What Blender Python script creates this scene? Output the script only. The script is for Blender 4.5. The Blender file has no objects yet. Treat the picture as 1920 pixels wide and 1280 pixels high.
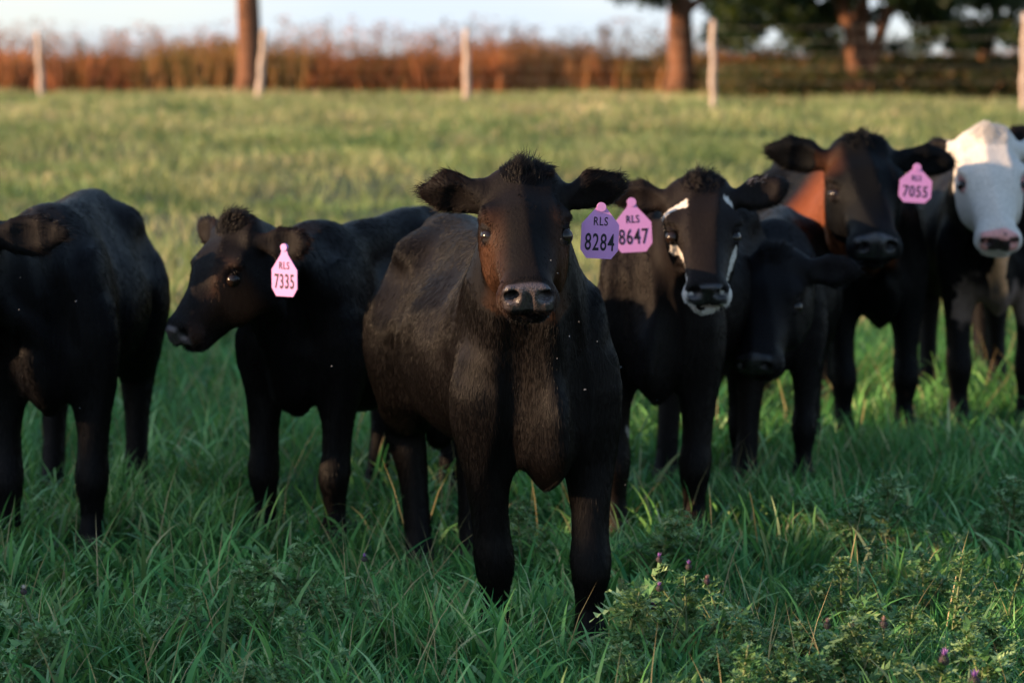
import bpy, math, random
import numpy as np
from mathutils import Vector, Matrix

# ------------------------------------------------------------------ camera, world, sun, exposure
C = bpy.context.scene
COL = C.collection
R = math.radians
FPX = 4533.3            # focal length in pixels of the 1920 px wide photograph
CAMH = 1.37
TILT = math.atan(531 / FPX)
cam_d = bpy.data.cameras.new('camera')
cam = bpy.data.objects.new('camera', cam_d)
COL.objects.link(cam)
cam.location = (0, 0, CAMH)
cam.rotation_euler = (math.pi / 2 - TILT, 0, 0)
cam_d.sensor_width = 36
cam_d.lens = 85
cam_d.clip_start = .1
cam_d.clip_end = 3000
cam_d.dof.use_dof = True
cam_d.dof.focus_distance = 5.30
cam_d.dof.aperture_fstop = 3.4
C.camera = cam

SUN_EL, SUN_AZ = 14.0, -73.0      # degrees; azimuth measured from straight towards the camera (-Y), negative = left
sun_dir = Vector((math.sin(R(SUN_AZ)) * math.cos(R(SUN_EL)), -math.cos(R(SUN_AZ)) * math.cos(R(SUN_EL)), math.sin(R(SUN_EL))))
w = bpy.data.worlds.new('World')
C.world = w
w.use_nodes = True
wn = w.node_tree
bg = wn.nodes['Background']
sky = wn.nodes.new('ShaderNodeTexSky')
sky.sky_type = 'NISHITA'
sky.sun_disc = False
sky.sun_elevation = R(SUN_EL)
sky.sun_rotation = math.atan2(sun_dir.x, sun_dir.y)
sky.air_density = 1.0
sky.dust_density = .7
sky.ozone_density = 1.5
# thin bright cloud low over the horizon
_tc = wn.nodes.new('ShaderNodeTexCoord')
_sp = wn.nodes.new('ShaderNodeSeparateXYZ'); wn.links.new(_tc.outputs['Generated'], _sp.inputs[0])
_mp = wn.nodes.new('ShaderNodeMapping'); wn.links.new(_tc.outputs['Generated'], _mp.inputs[0]); _mp.inputs[3].default_value = (1, 1, 5)
_nz = wn.nodes.new('ShaderNodeTexNoise'); wn.links.new(_mp.outputs[0], _nz.inputs[0]); _nz.inputs['Scale'].default_value = 5; _nz.inputs['Detail'].default_value = 5
_a = wn.nodes.new('ShaderNodeMapRange'); wn.links.new(_nz.outputs[0], _a.inputs[0])
_a.inputs[1].default_value = .35; _a.inputs[2].default_value = .62; _a.inputs[3].default_value = .72; _a.inputs[4].default_value = 1.0
_b = wn.nodes.new('ShaderNodeMapRange'); wn.links.new(_sp.outputs[2], _b.inputs[0])
_b.inputs[1].default_value = .02; _b.inputs[2].default_value = .35; _b.inputs[3].default_value = 1; _b.inputs[4].default_value = 0
_m = wn.nodes.new('ShaderNodeMath'); _m.operation = 'MULTIPLY'; wn.links.new(_a.outputs[0], _m.inputs[0]); wn.links.new(_b.outputs[0], _m.inputs[1])
_x = wn.nodes.new('ShaderNodeMix'); _x.data_type = 'RGBA'; wn.links.new(_m.outputs[0], _x.inputs[0]); wn.links.new(sky.outputs[0], _x.inputs[6])
_x.inputs[7].default_value = (2.35, 2.65, 2.95, 1)
wn.links.new(_x.outputs[2], bg.inputs[0])
bg.inputs[1].default_value = .15
sun_d = bpy.data.lights.new('sun', 'SUN')
sun_d.energy = 4.6
sun_d.angle = R(.6)
sun_d.color = (1.0, .66, .38)
sun = bpy.data.objects.new('sun', sun_d)
COL.objects.link(sun)
sun.rotation_euler = sun_dir.to_track_quat('Z', 'Y').to_euler()
sun.location = (-20, -10, 15)
C.view_settings.view_transform = 'Standard'
C.view_settings.look = 'None'
C.view_settings.exposure = 1.25
C.view_settings.gamma = 1
C.cycles.use_denoising = True
C.cycles.max_bounces = 6
C.cycles.transparent_max_bounces = 8
C.cycles_curves.shape = 'RIBBONS' if hasattr(C, 'cycles_curves') else None

rng = np.random.default_rng(7)
FUR = 1.0
GRASS = 1.0

# ------------------------------------------------------------------ helpers
ct, st = math.cos(TILT), math.sin(TILT)


def ray(u, v):
    a, b = (u - 960) / FPX, (640 - v) / FPX
    return Vector((a, ct + b * st, -st + b * ct))


def P(u, v, d):
    """world point seen at pixel (u, v) of the photograph at distance Y = d"""
    r = ray(u, v)
    return Vector((0, 0, CAMH)) + r * (d / r.y)


def ground_z(x, y):
    t = np.clip((np.asarray(y, float) - 11) / 30, 0, 1)
    s = t * t * (3 - 2 * t)
    return s * .45 + .02 * np.sin(np.asarray(x) * .9 + 1) * np.clip(t * 2, 0, 1) + .035 * np.sin(np.asarray(y) * .55 + np.asarray(x) * .35) * np.clip(t * 3, 0, 1)


def props(o, label=None, cat=None, group=None, kind=None):
    if label: o['label'] = label
    if cat: o['category'] = cat
    if group: o['group'] = group
    if kind: o['kind'] = kind
    return o


def empty(name, loc=(0, 0, 0), rz=0, sc=1):
    o = bpy.data.objects.new(name, None)
    COL.objects.link(o)
    o.location = loc
    o.rotation_euler = (0, 0, rz)
    o.scale = (sc, sc, sc)
    o.empty_display_size = .1
    return o


def mesh_obj(name, V, F, mat=None, parent=None, smooth=True, attrs=None):
    """V (n,3) array; F (m,k) array or list of faces"""
    me = bpy.data.meshes.new(name)
    V = np.asarray(V, np.float32)
    if isinstance(F, np.ndarray) and F.ndim == 2:
        m, k = F.shape
        me.vertices.add(len(V)); me.vertices.foreach_set('co', V.ravel())
        me.loops.add(m * k); me.loops.foreach_set('vertex_index', F.astype(np.int32).ravel())
        me.polygons.add(m)
        me.polygons.foreach_set('loop_start', np.arange(0, m * k, k, dtype=np.int32))
        me.update(calc_edges=True)
    else:
        me.from_pydata([tuple(v) for v in V], [], [tuple(f) for f in F])
        me.update()
    if smooth:
        me.polygons.foreach_set('use_smooth', np.ones(len(me.polygons), bool))
    for an, (typ, arr) in (attrs or {}).items():
        a = me.attributes.new(an, typ, 'POINT')
        if typ == 'FLOAT_COLOR':
            arr = np.concatenate([arr, np.ones((len(arr), 1))], 1)
            a.data.foreach_set('color', arr.astype(np.float32).ravel())
        else:
            a.data.foreach_set('value', arr.astype(np.float32).ravel())
    o = bpy.data.objects.new(name, me)
    COL.objects.link(o)
    if mat:
        for m_ in (mat if isinstance(mat, (list, tuple)) else [mat]):
            me.materials.append(m_)
    if parent: o.parent = parent
    return o


class NT:
    def __init__(s, name):
        s.m = bpy.data.materials.new(name); s.m.use_nodes = True
        s.t = s.m.node_tree; s.t.nodes.clear()
        s.out = s.n('ShaderNodeOutputMaterial')

    def n(s, typ, ins=None, **kw):
        nd = s.t.nodes.new(typ)
        for k, v in kw.items(): setattr(nd, k, v)
        for k, v in (ins or {}).items():
            if isinstance(v, bpy.types.NodeSocket): s.t.links.new(v, nd.inputs[k])
            else: nd.inputs[k].default_value = v
        return nd

    def mix(s, f, a, b, mode='MIX'):
        nd = s.n('ShaderNodeMix', data_type='RGBA', blend_type=mode)
        for i, v in ((0, f), (6, a), (7, b)):
            if isinstance(v, bpy.types.NodeSocket): s.t.links.new(v, nd.inputs[i])
            else: nd.inputs[i].default_value = v if i == 0 else (*v, 1)
        return nd.outputs[2]

    def ramp(s, f, stops):
        nd = s.n('ShaderNodeValToRGB', {0: f})
        cr = nd.color_ramp
        while len(cr.elements) < len(stops): cr.elements.new(.5)
        for e, (p, c) in zip(cr.elements, stops):
            e.position = p; e.color = (*c, 1)
        return nd.outputs[0]

    def noise(s, scale, detail=3, vec=None, rough=.5):
        ins = {'Scale': scale, 'Detail': detail, 'Roughness': rough}
        if vec is not None: ins['Vector'] = vec
        return s.n('ShaderNodeTexNoise', ins).outputs[0]

    def pos(s): return s.n('ShaderNodeNewGeometry').outputs['Position']

    def attr(s, name): return s.n('ShaderNodeAttribute', attribute_name=name)

    def done(s, shader):
        s.t.links.new(shader, s.out.inputs[0]); return s.m


def leaf_mat(name, stops, rough=.55, trans=.35, noise_scale=3.0, patch=None):
    m = NT(name)
    tint = m.attr('tint').outputs['Fac']
    c = m.ramp(tint, stops)
    nz = m.noise(noise_scale, 3, m.pos())
    k = m.n('ShaderNodeMapRange', {0: nz, 1: .3, 2: .7, 3: .62, 4: 1.3}).outputs[0]
    c = m.mix(1.0, c, m.n('ShaderNodeCombineColor', {0: k, 1: k, 2: k}).outputs[0], 'MULTIPLY')
    if patch:
        pn = m.noise(patch[0], 4, m.pos(), .6)
        f = m.n('ShaderNodeMapRange', {0: pn, 1: patch[1], 2: patch[1] + .16, 3: 0, 4: patch[2]}).outputs[0]
        c = m.mix(f, c, patch[3])
    d = m.n('ShaderNodeBsdfPrincipled', {'Base Color': c, 'Roughness': rough, 'Specular IOR Level': .22})
    t = m.n('ShaderNodeBsdfTranslucent', {'Color': m.mix(.5, c, (.20, .26, .03))})
    mx = m.n('ShaderNodeMixShader', {0: trans, 1: d.outputs[0], 2: t.outputs[0]})
    return m.done(mx.outputs[0])


def simple(name, col, rough=.5, spec=.5, nscale=None, nmix=None, bump=0, bscale=40, coat=0):
    m = NT(name)
    c = None
    if nscale:
        c = m.mix(m.n('ShaderNodeMapRange', {0: m.noise(nscale, 5, m.n('ShaderNodeTexCoord').outputs['Object'], .65), 1: .35, 2: .65}).outputs[0], col, nmix)
    ins = {'Base Color': c if c is not None else (*col, 1), 'Roughness': rough, 'Specular IOR Level': spec, 'Coat Weight': coat}
    p = m.n('ShaderNodeBsdfPrincipled', ins)
    if bump:
        b = m.n('ShaderNodeBump', {'Strength': bump, 'Distance': .01, 'Height': m.noise(bscale, 5, m.n('ShaderNodeTexCoord').outputs['Object'])})
        m.t.links.new(b.outputs[0], p.inputs['Normal'])
    return m.done(p.outputs[0])


def tube(path, radii, n=8, cap=True):
    """returns V, F for a swept tube"""
    path = [Vector(p) for p in path]
    V, F = [], []
    up = Vector((.13, .2, .97)).normalized()
    for i, p in enumerate(path):
        d = (path[min(i + 1, len(path) - 1)] - path[max(i - 1, 0)])
        d = d.normalized() if d.length > 1e-9 else Vector((0, 0, 1))
        a = d.cross(up)
        if a.length < .05: a = d.cross(Vector((1, 0, 0)))
        a.normalize(); b = d.cross(a)
        for k in range(n):
            t = 2 * math.pi * k / n
            V.append(p + (a * math.cos(t) + b * math.sin(t)) * radii[i])
    for i in range(len(path) - 1):
        for k in range(n):
            F.append((i * n + k, i * n + (k + 1) % n, (i + 1) * n + (k + 1) % n, (i + 1) * n + k))
    if cap:
        F.append(tuple(range(n - 1, -1, -1)))
        F.append(tuple(range((len(path) - 1) * n, len(path) * n)))
    return V, F


def join(parts):
    V, F = [], []
    for v, f in parts:
        o = len(V); V += list(v); F += [tuple(i + o for i in q) for q in f]
    return V, F


# ------------------------------------------------------------------ ground
def build_ground():
    xs = np.concatenate([np.linspace(-1500, -60, 20), np.linspace(-50, 50, 160), np.linspace(60, 1500, 20)])
    ys = np.concatenate([np.linspace(-300, -5, 12), np.linspace(-4, 70, 180), np.linspace(75, 2200, 30)])
    X, Y = np.meshgrid(xs, ys)
    Z = ground_z(X, Y)
    V = np.stack([X, Y, Z], -1).reshape(-1, 3)
    nx, ny = len(xs), len(ys)
    i = np.arange(nx * ny).reshape(ny, nx)
    F = np.stack([i[:-1, :-1], i[:-1, 1:], i[1:, 1:], i[1:, :-1]], -1).reshape(-1, 4)
    m = NT('pasture_soil')
    n1 = m.noise(1.2, 6, m.pos(), .6); n2 = m.noise(40, 4, m.pos())
    c = m.ramp(n1, [(.35, (.020, .034, .012)), (.55, (.035, .050, .018)), (.7, (.06, .06, .028))])
    c = m.mix(.35, c, m.ramp(n2, [(.3, (.015, .02, .008)), (.7, (.09, .10, .04))]))
    b = m.n('ShaderNodeBump', {'Strength': .8, 'Distance': .05, 'Height': n2})
    p = m.n('ShaderNodeBsdfPrincipled', {'Base Color': c, 'Roughness': .9, 'Normal': b.outputs[0]})
    o = mesh_obj('ground', V, F, m.done(p.outputs[0]))
    props(o, kind='structure')


build_ground()


# ------------------------------------------------------------------ grass
def blades(px, py, h, wd, seg=3, lean=.35, rg=rng, zoff=-.01, curl=.8):
    n = len(px)
    pz = ground_z(px, py) + zoff
    yaw = rg.uniform(0, 2 * np.pi, n)
    ly = rg.uniform(0, 2 * np.pi, n)
    ln = np.abs(rg.normal(0, lean, n)) + .05
    cv = rg.uniform(.2, 1, n) * curl
    sx, sy = np.cos(yaw), np.sin(yaw)
    lx, lyy = np.cos(ly), np.sin(ly)
    T = np.linspace(0, 1, seg + 1)
    rows = []
    ang0 = ln
    x = np.zeros(n); z = np.zeros(n)
    prev = 0
    for i, t in enumerate(T):
        if i:
            a = np.minimum(ang0 + cv * ((t + prev) / 2) ** 1.5 * 2.0, 2.6)
            ds = h * (t - prev)
            x = x + np.sin(a) * ds; z = z + np.cos(a) * ds
        wv = wd * (1 - t ** 2.2) * (.75 + .5 * min(t * 3, 1))
        cx, cy, cz = px + lx * x, py + lyy * x, pz + z
        if i < seg:
            rows.append(np.stack([cx - sx * wv / 2, cy - sy * wv / 2, cz], -1))
            rows.append(np.stack([cx + sx * wv / 2, cy + sy * wv / 2, cz], -1))
        else:
            rows.append(np.stack([cx, cy, cz], -1))
        prev = t
    K = 2 * seg + 1
    V = np.stack(rows, 1).reshape(-1, 3)
    base = (np.arange(n) * K)[:, None]
    tris = []
    for i in range(seg - 1):
        a = 2 * i
        tris += [[a, a + 1, a + 3], [a, a + 3, a + 2]]
    a = 2 * (seg - 1)
    tris.append([a, a + 1, a + 2])
    F = (base[:, :, None] + np.array(tris)[None]).reshape(-1, 3)
    return V, F, K


def vnoise(x, y, s, seed=0):
    """cheap smooth value noise in numpy"""
    r = np.random.default_rng(seed)
    g = r.random((64, 64))
    a, b = x * s + 31.7, y * s + 11.3
    i, j = np.floor(a).astype(int), np.floor(b).astype(int)
    u, v = a - i, b - j
    u, v = u * u * (3 - 2 * u), v * v * (3 - 2 * v)
    G = lambda p, q: g[p % 64, q % 64]
    return (G(i, j) * (1 - u) + G(i + 1, j) * u) * (1 - v) + (G(i, j + 1) * (1 - u) + G(i + 1, j + 1) * u) * v


def wedge(n, y0, y1, half=.30, margin=.6, pw=1.0, rg=rng):
    y = y0 + (y1 - y0) * rg.random(n) ** pw
    hw = y * half + margin
    return rg.uniform(-1, 1, n) * hw, y


def build_grass():
    near = leaf_mat('near_grass_blades', [(0, (.011, .065, .022)), (.35, (.045, .20, .055)), (.7, (.16, .39, .11)), (.9, (.38, .56, .26)), (1, (.42, .33, .17))],
                    rough=.42, trans=.3, noise_scale=2.2)
    Vs, Fs, T = [], [], []
    off = 0

    def add(V, F, K, tint):
        nonlocal off
        Vs.append(V); Fs.append(F + off); T.append(np.repeat(tint, K)); off += len(V)
    # dense sward under and around the herd
    n = int(150000 * GRASS)
    x, y = wedge(n, 3.9, 12.5, .26, .5, 1.2)
    t = vnoise(x, y, 1.7, 1)
    hh = (.055 + .10 * t) * rng.uniform(.6, 1.35, n)
    V, F, K = blades(x, y, hh, rng.uniform(.003, .0065, n), 3, .40)
    add(V, F, K, np.clip(rng.normal(.40, .2, n) + .2 * (vnoise(x, y, 3, 2) - .5), 0, .93))
    # longer, broader arching blades in tufts
    n = int(15000 * GRASS)
    x, y = wedge(n, 3.8, 10.5, .26, .3, 1.3)
    keep = vnoise(x, y, 4.0, 3) > .42
    x, y = x[keep], y[keep]; n = len(x)
    V, F, K = blades(x, y, rng.uniform(.12, .25, n), rng.uniform(.006, .0145, n), 6, .36, curl=1.0)
    add(V, F, K, np.clip(rng.normal(.55, .2, n), 0, .97))
    # taller tufts round the hooves of the nearest calf and scattered clumps
    cx = np.concatenate([np.array([-.04, .18, -.26, -.12, -.08, .12, .22]), rng.uniform(-1.6, 2.2, 46)])
    cy = np.concatenate([np.array([5.36, 5.30, 6.2, 6.25, 5.42, 5.35, 5.42]), rng.uniform(4.3, 7.5, 46)])
    k = rng.integers(0, len(cx), 9000)
    x = cx[k] + rng.normal(0, .06, 9000); y = cy[k] + rng.normal(0, .05, 9000)
    V, F, K = blades(x, y, rng.uniform(.10, .24, 9000) * np.where(k < 7, .45, 1.0), rng.uniform(.004, .012, 9000), 5, .34)
    add(V, F, K, np.clip(rng.normal(.62, .2, 9000), 0, .97))
    n = 3200
    x, y = wedge(n, 3.9, 6.8, .26, .2, 1.2)
    V, F, K = blades(x, y, rng.uniform(.07, .17, n), rng.uniform(.010, .018, n), 6, .5, curl=1.1)
    add(V, F, K, np.clip(rng.normal(.78, .12, n), 0, .96))
    # dry straws
    n = int(1700 * GRASS)
    x, y = wedge(n, 3.9, 11, .26, .3, 1.2)
    V, F, K = blades(x, y, rng.uniform(.12, .32, n), rng.uniform(.002, .004, n), 3, .5, curl=.3)
    add(V, F, K, np.ones(n))
    o = mesh_obj('pasture_grass', np.concatenate(Vs), np.concatenate(Fs), near, attrs={'tint': ('FLOAT', np.concatenate(T))})
    props(o, 'long green pasture grass around the legs of the calves', 'grass', kind='stuff')

    far = leaf_mat('meadow_grass_blades', [(0, (.06, .13, .050)), (.4, (.20, .27, .10)), (.75, (.40, .42, .19)), (1, (.6, .46, .28))],
                   rough=.6, trans=.35, noise_scale=.9, patch=(.55, .50, .7, (.42, .36, .20)))
    n = int(360000 * GRASS)
    x, y = wedge(n, 11.5, 59, .36, 2.2, 1.0)
    keep = (vnoise(x, y, .9, 5) * .6 + vnoise(x, y, 2.4, 6) * .4) > rng.uniform(.15, .62, n)
    x, y = x[keep], y[keep]; n = len(x)
    t = vnoise(x, y, .7, 7)
    k = 1 + np.clip((y - 12) / 40, 0, 1)
    V, F, K = blades(x, y, (.09 + .20 * t) * rng.uniform(.6, 1.4, n), rng.uniform(.008, .016, n) * k, 2, .45)
    tint = np.clip(rng.normal(.42, .18, n) + .8 * (vnoise(x, y, .45, 8) * .6 + vnoise(x, y, 1.5, 18) * .4 - .5) + .5 * (t - .5) + .5 * (vnoise(x, y, 1.1, 28) - .5), 0, .95)
    pale = rng.random(n) < .10 * (vnoise(x, y, .3, 9) > .6)
    tint[pale] = 1
    o = mesh_obj('meadow_grass', V, F, far, attrs={'tint': ('FLOAT', np.repeat(tint, K))})
    props(o, 'sunlit tussocky meadow grass rising to the fence', 'grass', kind='stuff')


build_grass()

# ------------------------------------------------------------------ fence
def build_fence():
    root = empty('wire_fence', (0, 50, float(ground_z(0, 50))))
    props(root, 'wire fence on pale weathered wooden posts along the top of the field', 'fence')
    M0 = Matrix.Translation(-root.location)
    wood = simple('weathered_post_wood', (.58, .46, .38), .85, .2, 6, (.42, .31, .25), .6, 30)
    wire = simple('galvanised_wire', (.30, .27, .24), .5, .5)
    posts = [(-330, 165, 56, 60, 0), (78, 168, 54, 60, -.03), (484, 166, 51.5, 55, .10), (875, 176, 48, 55, 0), (1337, 183, 42, 38, -.01), (1919, 184, 39, 25, .0), (2500, 186, 37, 20, .0)]
    tops = []
    for i, (u, v, d, vt, lean) in enumerate(posts):
        b = P(u, v, d); b.z = float(ground_z(b.x, b.y)) - .1
        t = P(u, vt, d)
        hgt = t.z - b.z
        r0 = (.075, .075, .075, .07, .055, .055, .055)[i]
        pth, rad = [], []
        for k in range(9):
            f = k / 8
            pth.append(b + Vector((lean * hgt * f + .012 * math.sin(k * 2.1 + i), .01 * math.cos(k * 1.7 + i), hgt * f)))
            rad.append(r0 * (1.0 - .12 * f) * (1 + .07 * math.sin(k * 2.7 + i * 1.3)))
        V, F = tube(pth, rad, 10)
        mesh_obj('post', [M0 @ v for v in V], F, wood, root)
        tops.append([pth[0] + (pth[-1] - pth[0]) * f - Vector((0, r0, 0)) for f in (.22, .38, .52, .66, .79, .92)])
    for k in range(6):
        pts = []
        for i in range(len(tops) - 1):
            a, b = tops[i][k], tops[i + 1][k]
            for s in range(8):
                f = s / 8
                pts.append(a.lerp(b, f) - Vector((0, 0, .10 * f * (1 - f) * (1 + .4 * math.sin(k + i)))))
        pts.append(tops[-1][k])
        V, F = tube(pts, [.0011] * len(pts), 5)
        mesh_obj('wire', [M0 @ v for v in V], F, wire, root)


build_fence()


# ------------------------------------------------------------------ far brush, undergrowth and trees
def leaf_cloud(pts, size, rg, aspect=1.6):
    """random small pointed leaves (2 triangles) at pts"""
    n = len(pts)
    a = rg.normal(size=(n, 3)); a /= np.linalg.norm(a, axis=1, keepdims=True)
    b = np.cross(a, rg.normal(size=(n, 3))); b /= np.linalg.norm(b, axis=1, keepdims=True)
    s = (size * rg.uniform(.6, 1.4, n))[:, None]
    nrm = np.cross(a, b)
    V = np.stack([pts - a * s * aspect, pts - b * s * .6 + nrm * s * .1, pts + a * s * aspect, pts + b * s * .6 + nrm * s * .1], 1).reshape(-1, 3)
    F = (np.arange(n) * 4)[:, None, None] + np.array([[0, 1, 2], [0, 2, 3]])[None]
    return V, F.reshape(-1, 3), 4


def build_brush():
    rg = np.random.default_rng(21)
    # tall dried stems: long upright blades plus twiggy tips
    m = leaf_mat('dry_brush_stems', [(0, (.12, .045, .020)), (.35, (.36, .12, .050)), (.7, (.55, .21, .09)), (.86, (.36, .19, .07)), (1, (.12, .11, .035))], rough=.8, trans=.25, noise_scale=1.1)
    Vs, Fs, T = [], [], []
    off = 0
    n = 36000
    x = np.where(rg.random(n) < .82, rg.uniform(-20, 6.5, n), rg.uniform(6.5, 18, n)); y = rg.uniform(58, 63, n)
    prof = 1.05 + .50 * (vnoise(x, y * 0, .5, 31) - .3) + .40 * vnoise(x, y * 0, 1.7, 32)
    h = prof * rg.uniform(.45, 1.05, n)
    V, F, K = blades(x, y, h, rg.uniform(.02, .06, n), 3, .10, rg, curl=.35)
    tint = np.clip(rg.normal(.42, .15, n) + .9 * (vnoise(x, y * 0, .55, 33) - .5), 0, .8)
    green = vnoise(x, y * 0, .33, 34) > .68
    tint[green] = rg.uniform(.75, 1, green.sum())
    Vs.append(V); Fs.append(F); T.append(np.repeat(tint, K)); off += len(V)
    # loose sprays above
    n = 24000
    cx = rg.uniform(-20, 6.0, 420); cy = rg.uniform(58.5, 62.5, 420); ch = 1.25 + rg.random(420) ** 1.6 * .75
    k = rg.integers(0, 420, n)
    f = rg.random(n)
    p = np.stack([cx[k] + rg.normal(0, .12, n), cy[k] + rg.normal(0, .12, n), ground_z(cx[k], cy[k]) + ch[k] * (.6 + .4 * f)], -1)
    V, F, K = leaf_cloud(p, np.full(n, .028), rg)
    Vs.append(V); Fs.append(F + off); T.append(np.repeat(rg.uniform(0, .5, n), K)); off += len(V)
    o = mesh_obj('dry_brush', np.concatenate(Vs), np.concatenate(Fs), m, attrs={'tint': ('FLOAT', np.concatenate(T))})
    props(o, 'tall reddish brown dried brush behind the wire fence', 'brush', kind='stuff')

    g = leaf_mat('hedge_leaves', [(0, (.010, .018, .007)), (.45, (.026, .036, .013)), (.75, (.07, .060, .022)), (1, (.20, .09, .035))], rough=.55, trans=.25, noise_scale=2)
    n = 60000
    x = rg.uniform(4.4, 20, n); y = rg.uniform(49, 60, n)
    top = .38 + .42 * vnoise(x, y, .6, 41) + .3 * np.clip((x - 4) / 6, 0, 1)
    z = ground_z(x, y) + top * rg.random(n) ** .7
    V, F, K = leaf_cloud(np.stack([x, y, z], -1), np.full(n, .045), rg)
    o = mesh_obj('undergrowth', V, F, g, attrs={'tint': ('FLOAT', np.repeat(rg.random(n), K))})
    props(o, 'dark green undergrowth beneath the trees beyond the fence', 'undergrowth', kind='stuff')


build_brush()

BARK = simple('tree_bark', (.22, .10, .055), .9, .15, 5, (.09, .045, .028), 1.0, 14)
LEAF_DARK = leaf_mat('dark_tree_leaves', [(0, (.005, .013, .006)), (.5, (.012, .026, .011)), (1, (.035, .055, .02))], rough=.45, trans=.3, noise_scale=1.5)


def tree(base, trunk_r, height, limbs, crown_pts, leaf, label, seed, fork=None, leaf_size=.05):
    """limbs: list of (path, r0, r1) relative to base; crown_pts relative"""
    root = empty('tree', base)
    props(root, label, 'tree', 'trees beyond the fence')
    r = random.Random(seed)
    parts = []
    pth, rad = [], []
    for k in range(11):
        f = k / 10
        pth.append(Vector((.10 * math.sin(k * .8 + seed) * f, .1 * math.cos(k + seed) * f, -.15 + f * height)))
        rad.append(trunk_r * (1.25 - .3 * min(f * 10, 1)) * (1 - .55 * f))
    if not fork:
        parts.append(tube(pth, rad, 14))
    else:
        parts.append(tube(pth[:2] , [trunk_r * 1.25, trunk_r * 1.1], 14))
    for (lp, r0, r1) in limbs:
        n = len(lp)
        sm = []
        for i in range(n - 1):
            for s in range(4):
                sm.append(Vector(lp[i]).lerp(Vector(lp[i + 1]), s / 4) + Vector((r.uniform(-1, 1), r.uniform(-1, 1), 0)) * r0 * .12)
        sm.append(Vector(lp[-1]))
        parts.append(tube(sm, [r0 + (r1 - r0) * i / (len(sm) - 1) for i in range(len(sm))], 9))
    V, F = join(parts)
    mesh_obj('trunk', V, F, BARK, root)
    if crown_pts is not None and len(crown_pts):
        rg = np.random.default_rng(seed)
        V, F, K = leaf_cloud(crown_pts, np.full(len(crown_pts), leaf_size), rg)
        mesh_obj('crown', V, F, leaf, root, attrs={'tint': ('FLOAT', np.repeat(rg.random(len(crown_pts)), K))})
    return root


def clumps(rg, n, centers, rad, flat=.7):
    k = rg.integers(0, len(centers), n)
    d = rg.normal(size=(n, 3)); d /= np.linalg.norm(d, axis=1, keepdims=True)
    rr = rad * rg.random(n) ** .45
    d = d * rr[:, None]; d[:, 2] *= flat
    return centers[k] + d


def crown_centers(rg, n, c, r, zmin, droop=0):
    out = []
    while len(out) < n:
        p = rg.uniform(-1, 1, 3)
        q = np.linalg.norm(p)
        if q > 1 or q < .35: continue
        p = np.array(c) + p * np.array(r)
        if p[2] < zmin + droop * rg.random(): continue
        out.append(p)
    return np.array(out)


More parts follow.
